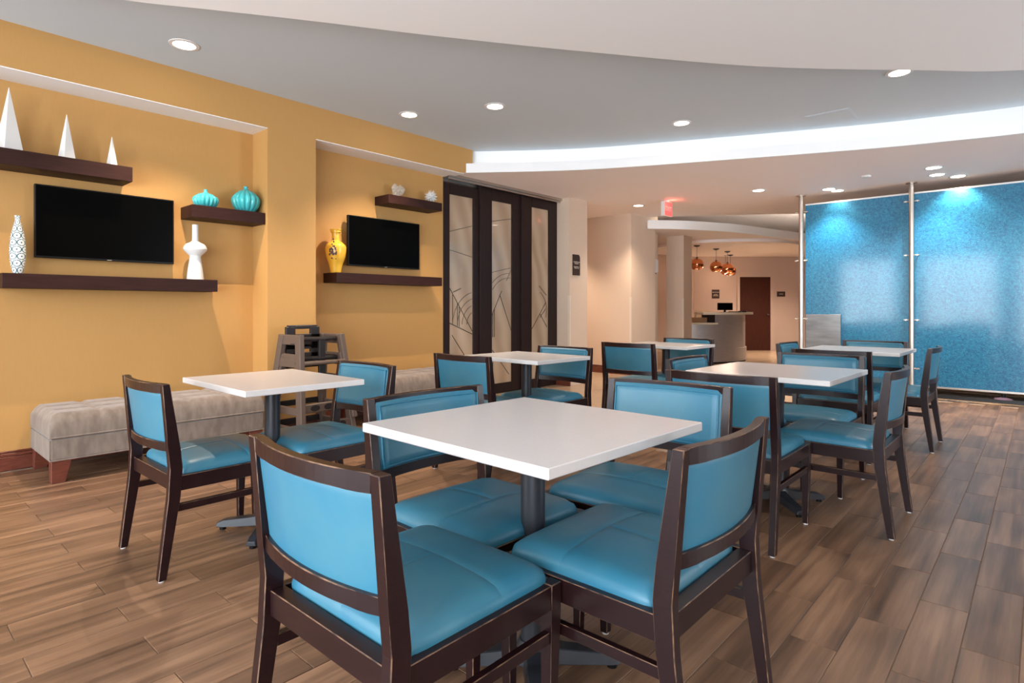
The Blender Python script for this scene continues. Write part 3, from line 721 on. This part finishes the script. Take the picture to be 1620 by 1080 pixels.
vase('tall_vase', [(.026,0),(.033,.03),(.043,.10),(.045,.17),(.038,.26),(.024,.33),(.0145,.365),(.014,.385),(.02,.40)], M['webvase'], -5.25,.752,1.3665,'slim white vase with a dark web pattern left of the large television')
vase('white_vase', [(.065,0),(.058,.07),(.047,.15),(.043,.195),(.060,.215),(.086,.245),(.088,.265),(.07,.295),(.034,.315),(.025,.335),(.024,.40),(.024,.458)], M['gloss_white'], -5.25,1.898,1.3665,'glossy white vase with a bulging ring and long neck on the lower left shelf')
vase('gourd_vase', [(.045,0),(.08,.015),(.10,.055),(.095,.085),(.06,.112),(.024,.125),(.014,.14),(.016,.155)], M['turq'], -5.25,1.98,1.9745,'smaller squat turquoise ribbed gourd vase on the left of its shelf', 96, .16, 16)
vase('gourd_vase', [(.05,0),(.09,.03),(.117,.09),(.108,.14),(.06,.185),(.024,.203),(.017,.215),(.02,.23)], M['turq'], -5.25,2.318,1.9745,'larger round turquoise ribbed gourd vase at the right end of its shelf', 96, .14, 14)
yv = vase('yellow_vase', [(.05,0),(.053,.01),(.066,.08),(.092,.16),(.102,.23),(.098,.27),(.070,.30),(.042,.32),(.038,.36),(.042,.40),(.056,.43),(.055,.435)], M['yvase'], -5.255,3.215,1.4825,'yellow glazed urn vase with a brown flower motif left of the second television')
bm = nb(); rng = random.Random(3)
for k in range(26):
    a = math.radians(-48)+rng.gauss(0,.16); z = .215+rng.gauss(0,.034)
    r = .1025 if z < .25 else .100; s = rng.uniform(.006,.016)
    if z > .27: r = .094
    c = Vector((r*math.cos(a), r*math.sin(a), z)); nrm = Vector((math.cos(a), math.sin(a), 0)); tn = Vector((-math.sin(a), math.cos(a), 0))
    vs = [bm.verts.new(c+nrm*.0015+tn*s*math.cos(q*PI/3)*.8+Vector((0,0,1))*s*math.sin(q*PI/3)) for q in range(6)]
    top = bm.verts.new(c+nrm*.004)
    for q in range(6): bm.faces.new((vs[q], vs[(q+1)%6], top))
obj('flower_motif', bm, M['brownspot'], yv, recalc=False)
# coral fan: a lobed, ridged disc with thickness on a stub
cf = empty('coral_ornament', (-5.25, 3.975, 2.3355), -.3); tag(cf, 'pale ridged coral fan ornament on the short shelf', 'ornament')
bm = nb(); K = 40; ring = []
for k in range(K):
    a = 2*PI*k/K; r = .072*(1+.10*math.sin(3*a+1)+.05*math.sin(7*a)); 
    if abs(a-PI/2) < .18: r *= .72
    if abs(a-PI*1.5) < .3: r *= .8
    ring.append((r*math.cos(a), .085+r*math.sin(a)*.95))
rings = []
for s, t in ((.25,.014),(.7,.011),(1,.003),(1,-.003),(.7,-.011),(.25,-.014)):
    rings.append([(t*(1+.5*math.sin(k*2.4)), p[0]*s, .085+(p[1]-.085)*s) for k, p in enumerate(ring)])
loft(bm, rings); obj('fan', bm, M['coral'], cf, smooth=50)
bm = nb(); lathe(bm, [(.03,0),(.022,.01),(.012,.03)], 14); obj('foot', bm, M['coral'], cf, smooth=40)
# spiky ornament
bm = nb(); bmesh.ops.create_icosphere(bm, subdivisions=2, radius=.036)
dirs = [v.co.normalized() for v in bm.verts]
for i, d in enumerate(dirs):
    L_ = .088 if i % 3 else .076
    if d.z < -.85: L_ = .07
    u = d.orthogonal().normalized(); v_ = d.cross(u)
    base = [bm.verts.new(d*.030+(u*math.cos(q*PI/3)+v_*math.sin(q*PI/3))*.011) for q in range(6)]; tip = bm.verts.new(d*L_)
    for q in range(6): bm.faces.new((base[q], base[(q+1)%6], tip))
tag(obj('spiky_ornament', bm, M['gloss_white'], loc=(-5.25, 4.445, 2.335+.078)), 'white spiky urchin-shaped ornament at the right end of the short shelf', 'ornament')

# ------------------------------------------------------------------ benches
def bench(y0, y1, lab):
    x0, x1 = -5.345, -4.72; w = x1-x0; l = y1-y0
    t = empty('upholstered_bench', ((x0+x1)/2, (y0+y1)/2, 0)); hw, hl = w/2, l/2
    bm = nb(); box(bm, -hw, hw, -hl, hl, .145, .293, bev=.012, seg=2); obj('base', bm, M['bench'], t, smooth=40)
    nx, ny = 26, 64
    bm = nb(); V = []
    seams = [-hl + l*k/5 for k in range(1,5)]; sx = [-hw/3, hw/3]
    for j in range(ny+1):
        row = []
        for i in range(nx+1):
            u = -1+2*i/nx; v = -1+2*j/ny
            x = u*hw; y = v*hl
            e = min(1, (1-abs(u))*hw/.05); f = min(1, (1-abs(v))*hl/.05)
            z = .38 + .052*math.sqrt(max(0, 1-(1-e)**2))*math.sqrt(max(0, 1-(1-f)**2))
            gr = 0
            for s in seams: gr = max(gr, math.exp(-((y-s)/.02)**2))
            for s in sx: gr = max(gr, .9*math.exp(-((x-s)/.02)**2))
            z += .018*min(e,f) - .014*gr*min(e, f)
            row.append((x, y, z))
        V.append(row)
    vs = [[bm.verts.new(p) for p in r] for r in V]
    for j in range(ny):
        for i in range(nx): bm.faces.new((vs[j][i], vs[j][i+1], vs[j+1][i+1], vs[j+1][i]))
    per = [vs[0][i] for i in range(nx+1)]+[vs[j][nx] for j in range(1,ny+1)]+[vs[ny][i] for i in range(nx-1,-1,-1)]+[vs[j][0] for j in range(ny-1,0,-1)]
    lo_ = []
    for p in per:
        gr = max([math.exp(-((p.co.y-s)/.012)**2) for s in seams])*(.004 if abs(abs(p.co.x)-hw) < .01 else 0)
        p.co.x *= (1-gr/hw); lo_.append(bm.verts.new((p.co.x, p.co.y, .299)))
    n_ = len(per)
    for k in range(n_): bm.faces.new((per[k], lo_[k], lo_[(k+1)%n_], per[(k+1)%n_]))
    bm.faces.new(lo_)
    obj('cushion', bm, M['bench'], t, smooth=60)
    bm = nb(); tube(bm, [(-hw,-hl,.296),(hw,-hl,.296),(hw,hl,.296),(-hw,hl,.296)], .005, 6, closed=True); obj('piping', bm, M['bench'], t)
    bm = nb(); tube(bm, [(-hw+.003,-hl+.003,.149),(hw-.003,-hl+.003,.149),(hw-.003,hl-.003,.149),(-hw+.003,hl-.003,.149)], .005, 6, closed=True); obj('piping', bm, M['bench'], t)
    for s in (-1,1):
        for q in (-1,1):
            a = q*(hl-.01); b = q*(hl-.12); c = q*(hl-.085); X = s*(hw-.012); Y = s*(hw-.10); Y2 = s*(hw-.07)
            bm = nb(); loft(bm, [[(X,a,.145),(X,b,.145),(Y,b,.145),(Y,a,.145)],[(X,a,0),(X,c,0),(Y2,c,0),(Y2,a,0)]], bev=.003)
            obj('leg', bm, M['redwood'], t)
    return tag(t, lab, 'bench', 'upholstered benches along the ochre wall')
bench(.835, 2.235, 'long taupe tufted velvet bench on reddish tapered legs in the left niche')
bench(3.30, 4.62, 'taupe tufted velvet bench in the second niche, beyond the high chairs')

# ------------------------------------------------------------------ high chairs (two nested)
def highchair():
    t = empty('high_chair')
    A, B = M['highchair'], M['highchair2']
    # local: faces +x, width along y, frames lean in
    def P(s, x, z): return (x, s*(.255 - .055*z/.73), z)      # leaning side plane
    def bar(bm, s, a, b, wa, wb, th=.03):
        (xa, za), (xb, zb) = a, b
        d = Vector((xb-xa, zb-za)).normalized(); nx_, nz_ = -d.y, d.x
        R = []
        for (x, z, w_) in ((xa, za, wa), (xb, zb, wb)):
            R.append([Vector(P(s, x+nx_*w_/2, z+nz_*w_/2))+Vector((0,-th/2,0)), Vector(P(s, x+nx_*w_/2, z+nz_*w_/2))+Vector((0,th/2,0)), Vector(P(s, x-nx_*w_/2, z-nz_*w_/2))+Vector((0,th/2,0)), Vector(P(s, x-nx_*w_/2, z-nz_*w_/2))+Vector((0,-th/2,0))])
        loft(bm, R, bev=.004)
    for s in (-1, 1):
        bm = nb()
        bar(bm, s, (.25,.0), (.13,.735), .075, .075, .045); bar(bm, s, (-.25,.0), (-.13,.735), .075, .075, .045)
        bar(bm, s, (-.15,.695), (.15,.695), .085, .085); bar(bm, s, (-.19,.50), (.19,.50), .075, .075)
        bar(bm, s, (-.235,.10), (.235,.10), .06, .06)
        f = obj('side_frame', bm, A, t)
        b2 = nb()
        for x, z in ((.12,.70),(-.15,.50),(.13,.50),(.235,.06)): box(b2, x-.008, x+.008, s*(.255-.055*z/.73)+s*.016-.003, s*(.255-.055*z/.73)+s*.016+.003, z-.012, z+.012)
        for k in range(3): box(b2, .03+.022*k, .045+.022*k, s*.203+s*.016-.003, s*.203+s*.016+.003, .655,.665)
        obj('bolt', b2, B, f)
    bm = nb(); y = .165; x = -.145
    def bb(x0,x1,y0,y1,z0,z1): box(bm,x0,x1,y0,y1,z0,z1,bev=.004)
    bb(x-.02,x+.01,-y,-.075,.60,.80); bb(x-.02,x+.01,.075,y,.60,.80); bb(x-.02,x+.01,-.08,.08,.78,.81); bb(x-.02,x+.01,-y,y,.60,.735); bb(x-.022,x+.008,-y+.02,y-.02,.79,.815)
    obj('backrest', bm, B, t)
    bm = nb(); tube(bm, [(-.13,-.19,.69),(.02,-.19,.70),(.12,-.15,.70),(.15,0,.70),(.12,.15,.70),(.02,.19,.70),(-.13,.19,.69)], .02, 8); obj('arm_rail', bm, B, t, smooth=40)
    bm = nb(); box(bm,-.18,.20,-.205,.205,.485,.51,bev=.008,seg=2); tube(bm,[(.20,-.20,.50),(.20,.20,.50)],.018,8); obj('seat', bm, A, t, smooth=40)
    bm = nb(); box(bm,.135,.165,-.03,.03,.50,.70,bev=.004); obj('crotch_post', bm, B, t)
    bm = nb(); box(bm,.225,.255,-.235,.235,.09,.165,bev=.006)
    obj('footrest', bm, A, t)
    for k in (-1,0,1):
        b2 = nb(); lathe(b2, [(.001,0),(.026,.002)], 16)
        for v in b2.verts: v.co = Vector((.2555+v.co.z, v.co.x*1.7+k*.13, v.co.y+.128))
        obj('grip_hollow', b2, B, t)
    bm = nb(); box(bm,-.255,-.23,-.235,.235,.09,.14,bev=.005); obj('rear_rail', bm, B, t)
    return t
hc = highchair(); hx, hy = -4.80, 2.70
hc.location = (hx, hy, 0); hc.rotation_euler = (0,0,.05); tag(hc, 'lower of the two stacked brown plastic high chairs, nested under the other', 'high chair', 'stacked high chairs')
h2 = copy_tree(hc); h2.location = (hx, hy, .165); tag(h2, 'upper brown plastic high chair with a handle slot, stacked on the other by the pilaster', 'high chair')

# ------------------------------------------------------------------ dining tables
def table(x, y, wx_, wy_, rot, lab):
    t = empty('dining_table', (x, y, 0), math.radians(rot)); a, b = wx_/2, wy_/2
    bm = nb(); box(bm, -a, a, -b, b, .742, .770, bev=.0025); obj('tabletop', bm, M['tabletop'], t)
    bm = nb(); lathe(bm, [(.038,.05),(.038,.735)], 28); obj('column', bm, M['black'], t, smooth=40)
    bm = nb(); lathe(bm, [(.045,.715),(.16,.733),(.165,.7415)], 28); obj('mounting_plate', bm, M['black'], t, smooth=40)
    for k in range(4):
        an = PI/4+k*PI/2; c, s = math.cos(an), math.sin(an)
        def Q(r, w_, z0, z1):
            return [(c*r-s*w_, s*r+c*w_, z0), (c*r+s*w_, s*r-c*w_, z0), (c*r+s*w_*.8, s*r-c*w_*.8, z1), (c*r-s*w_*.8, s*r+c*w_*.8, z1)]
        bm = nb(); loft(bm, [Q(.02,.035,.028,.085), Q(.10,.032,.022,.068), Q(.24,.026,.018,.052), Q(.275,.024,.016,.036)], bev=.003)
        f = obj('foot', bm, M['black'], t)
        bm = nb(); lathe(bm, [(.016,0),(.016,.018)], 12, c*.25, s*.25); obj('leveller', bm, M['glide'] if False else M['bezel'], f)
    bm = nb(); lathe(bm, [(.06,.03),(.058,.075),(.042,.095)], 24); obj('hub', bm, M['black'], t, smooth=40)
    return tag(t, lab, 'table', 'white-topped cafe tables')
T = dict(T1=(-1.196,1.43,.765,.752,-1.9), T2=(-2.948,1.437,.765,.60,-.9), T3=(-1.157,3.606,.768,.76,-1.3), T4=(-1.228,5.95,.768,.75,-1), T5=(-2.925,3.42,.755,.60,-2), T6=(-2.823,5.46,.755,.60,-2))
labs = dict(T1='nearest square white-topped cafe table on a black column, in the centre foreground', T2='white-topped cafe table beside the long taupe bench, at the left', T3='square white-topped cafe table behind the nearest one, to its right', T4='white-topped cafe table nearest the blue glass partition', T5='small white-topped cafe table in front of the sliding glass doors', T6='farthest small white-topped cafe table, towards the reception desk')
for k, v in T.items(): table(*v, labs[k])

# ------------------------------------------------------------------ dining chair
CW, ZT = .265, .815                    # half width, height
def bow(x): return -.034*(1-(x/.233)**2)
def make_chair():
    t = empty('dining_chair'); wood = [M['espresso'], M['worn']]
    def post(s):
        xo, xi = s*CW, s*(CW-.031)
        def R(y0, y1, z, k=0): return [(xo-s*k,y0,z),(xi,y0,z),(xi,y1,z),(xo-s*k,y1,z)]
        bm = nb(); loft(bm, [R(-.300,-.268,.006), R(-.262,-.214,.34), R(-.256,-.206,.46), R(-.262,-.214,.54), R(-.285,-.256,ZT)], bev=.0022, bmat=1)
        l = obj('leg', bm, wood, t)
        bm = nb(); lathe(bm, [(.011,0),(.012,.007)], 12, s*(CW-.0155), -.284); obj('glide', bm, M['glide'], l)
    post(-1); post(1)
    for s in (-1,1):
        xo, xi = s*(CW-.004), s*(CW-.04)
        bm = nb(); loft(bm, [[(xo-s*.008,.272,.006),(xo-s*.034,.272,.006),(xo-s*.034,.244,.006),(xo-s*.008,.244,.006)], [(xo,.283,.36),(xi,.283,.36),(xi,.243,.36),(xo,.243,.36)], [(xo,.283,.4255),(xi,.283,.4255),(xi,.243,.4255),(xo,.243,.4255)]], bev=.0022, bmat=1)
        l = obj('leg', bm, wood, t)
        bm = nb(); lathe(bm, [(.011,0),(.012,.007)], 12, s*(CW-.025), .258); obj('glide', bm, M['glide'], l)
        bm = nb(); box(bm, min(xo-s*.006, xo-s*.026), max(xo-s*.006, xo-s*.026), -.225, .243, .275, .305, bev=.0016, bmat=1); obj('stretcher', bm, wood, t)
    # seat frame: four rails in one mesh
    bm = nb()
    for s in (-1,1):
        a, b = sorted((s*(CW-.005), s*(CW-.030)))
        box(bm, a, b, -.212, .242, .362, .425, bev=.0018, bmat=1)
    box(bm, -CW+.042, CW-.042, .255, .279, .362, .425, bev=.0018, bmat=1)
    box(bm, -CW+.032, CW-.032, -.245, -.205, .362, .425, bev=.0018, bmat=1)
    box(bm, -CW+.031, CW-.031, -.205, .255, .400, .412)
    obj('seat_frame', bm, wood, t)
    # rails
    def rail(z0, z1, d0, d1, yb):
        bm = nb(); rings = []
        for i in range(17):
            x = -.2335+.467*i/16; y = yb+bow(x)
            rings.append([(x,y-d0,z0),(x,y+d1,z0),(x,y+d1,z1),(x,y-d0,z1)])
        loft(bm, rings, bev=0)
        es = [e for e in bm.edges if abs(e.verts[0].co.x-e.verts[1].co.x) > .02]
        bmesh.ops.bevel(bm, geom=es, offset=.0022, segments=1, affect='EDGES', material=1)
        return bm
    obj('top_rail', rail(.775, ZT, .013, .013, -.269), wood, t)
    obj('lower_rail', rail(.530, .567, .019, .013, -.238), wood, t)
    # back panel: curved pad, seen between the rails from behind, overlapping them in front
    bm = nb(); nxp, nzp = 24, 12; F = []; Bk = []
    x1 = .2325
    def yb(z): return -.238 + (-.269+.238)*(z-.548)/(.795-.548)
    for j in range(nzp+1):
        v = j/nzp; rf = []; rb = []
        for i in range(nxp+1):
            u = -1+2*i/nxp; x = u*x1
            zf = .563+(.802-.563)*v; zb_ = .567+(.775-.567)*v
            e = min(1,(1-abs(u))*x1/.022); f_ = min(1, min(v,1-v)*.239/.022)
            pad = .012+.018*math.sqrt(max(0,1-(1-e)**2))*math.sqrt(max(0,1-(1-f_)**2))
            rf.append(bm.verts.new((x, yb(zf)+bow(x)+pad, zf)))
            rb.append(bm.verts.new((x, yb(zb_)+bow(x)-.006, zb_)))
        F.append(rf); Bk.append(rb)
    for j in range(nzp):
        for i in range(nxp):
            bm.faces.new((F[j][i],F[j][i+1],F[j+1][i+1],F[j+1][i])); bm.faces.new((Bk[j][i+1],Bk[j][i],Bk[j+1][i],Bk[j+1][i+1]))
    def per(G): return [G[0][i] for i in range(nxp+1)]+[G[j][nxp] for j in range(1,nzp+1)]+[G[nzp][i] for i in range(nxp-1,-1,-1)]+[G[j][0] for j in range(nzp-1,0,-1)]
    a, b = per(F), per(Bk); n_ = len(a)
    for k in range(n_): bm.faces.new((a[k], b[k], b[(k+1)%n_], a[(k+1)%n_]))
    bp_ = obj('back_panel', bm, M['leather'], t, smooth=50)
    pts = []
    def pp_(u, v):
        x = u*x1; z = .563+.239*v; return (x, yb(z)+bow(x)+.026, z)
    for i in range(17): pts.append(pp_(-.955+1.91*i/16, .06))
    for i in range(1,6): pts.append(pp_(.955, .06+.88*i/6))
    for i in range(17): pts.append(pp_(.955-1.91*i/16, .94))
    for i in range(1,6): pts.append(pp_(-.955, .94-.88*i/6))
    bm = nb(); tube(bm, pts, .0042, 6, closed=True); obj('piping', bm, M['piping'], bp_, smooth=True)
    # seat cushion with two sewn seams
    hw, y0, y1 = .241, -.200, .273
    def axis(lo, hi, seam, m_):
        v = [lo+(hi-lo)*i/m_ for i in range(m_+1)]
        v = [q for q in v if abs(q-seam) > .008]+[seam-.005,seam-.002,seam,seam+.002,seam+.005]
        v += [lo+.003, lo+.009, hi-.003, hi-.009]
        return sorted(v)
    sy = .085
    XS = axis(-hw, hw, 0.0, 18); YS = axis(y0, y1, sy, 18)
    bm = nb(); G = []
    for y in YS:
        row = []
        for x in XS:
            e = min(1,(hw-abs(x))/.045); f_ = min(1, min(y-y0, y1-y)/.045)
            q = math.sqrt(max(0,1-(1-e)**2)); r = math.sqrt(max(0,1-(1-f_)**2))
            u = x/hw; v = (y-(y0+y1)/2)/((y1-y0)/2)
            z = .430+.036*min(q, r, q*r+.0)+.020*(1-u*u)*(1-v*v)
            g = math.exp(-((y-sy)/.003)**2)
            if y > sy: g = max(g, math.exp(-(x/.003)**2)*0)
            else: g = max(g, math.exp(-(x/.003)**2))
            z -= .0022*g*min(q, r)
            # rounded plan corners
            cx_ = max(0, abs(x)-(hw-.04)); cy_ = max(0, abs(y-(y0+y1)/2)-((y1-y0)/2-.04))
            k = math.hypot(cx_, cy_); mx_ = max(cx_, cy_)
            xx, yy = x, y
            if k > 0 and cx_ > 0 and cy_ > 0:
                sc = mx_/k; xx = math.copysign(hw-.04+cx_*sc, x); yy = (y0+y1)/2+math.copysign((y1-y0)/2-.04+cy_*sc, y-(y0+y1)/2)
            row.append(bm.verts.new((xx, yy, z)))
        G.append(row)
    for j in range(len(YS)-1):
        for i in range(len(XS)-1): bm.faces.new((G[j][i],G[j][i+1],G[j+1][i+1],G[j+1][i]))
    nxx, nyy = len(XS)-1, len(YS)-1
    pr = [G[0][i] for i in range(nxx+1)]+[G[j][nxx] for j in range(1,nyy+1)]+[G[nyy][i] for i in range(nxx-1,-1,-1)]+[G[j][0] for j in range(nyy-1,0,-1)]
    lw = [bm.verts.new((p.co.x*.99, p.co.y, .4125)) for p in pr]; n_ = len(pr)
    for k in range(n_): bm.faces.new((pr[k], lw[k], lw[(k+1)%n_], pr[(k+1)%n_]))
    obj('seat_cushion', bm, M['leather'], t, smooth=55)
    return t
proto = make_chair()
D = math.radians
# (x, y of the back top edge midpoint, facing angle: 0 faces +y, label)
CH = [(-1.197,.655,0,'nearest blue chair with its back to the camera, left of the two in the foreground'),
 (-.590,1.500,90,'nearest blue chair at the right side of the foreground table, seen from behind'),
 (-1.755,1.458,-92,'blue chair at the left side of the foreground table, padded back facing the camera'),
 (-1.193,2.33,183,'blue chair on the far side of the foreground table, facing the camera'),
 (-2.969,.847,0,'blue chair standing alone at the left in front of the long taupe bench'),
 (-2.92,1.995,180,'blue chair on the far side of the left table, beside the high chairs'),
 (-2.937,2.74,0,'blue chair with its back to the camera at the small table by the sliding doors'),
 (-2.939,3.936,180,'blue chair facing the camera at the small table by the sliding doors'),
 (-2.821,4.70,0,'blue chair with its back to the camera at the farthest table near the reception'),
 (-2.768,5.86,180,'blue chair facing the camera at the farthest table, in front of the reception desk'),
 (-1.724,3.60,-90,'blue chair at the left side of the middle right-hand table, its back seen end on'),
 (-1.174,2.79,0,'blue chair with its back to the camera at the middle right-hand table'),
 (-1.145,4.46,180,'blue chair facing the camera on the far side of the middle right-hand table'),
 (-.55,3.646,90,'blue chair at the right side of the middle right-hand table, turned to the left'),
 (-1.196,4.91,0,'blue chair with its back to the camera at the table nearest the blue glass'),
 (-1.769,5.75,-90,'blue chair at the left side of the table nearest the blue glass'),
 (-1.214,6.62,180,'blue chair between the table and the blue glass partition, facing the camera'),
 (-.643,5.89,90,'dark-legged blue chair alone at the far right, before the blue glass')]
for i, (x, y, a, lab) in enumerate(CH):
    o = proto if i == 0 else copy_tree(proto)
    r = D(a); o.rotation_euler = (0,0,r)
    o.location = (x - .285*math.sin(r), y + .285*math.cos(r), 0)
    if i in (0, 1): o.scale.x = 1.035      # the two widest chairs
    tag(o, lab, 'chair', 'turquoise dining chairs')
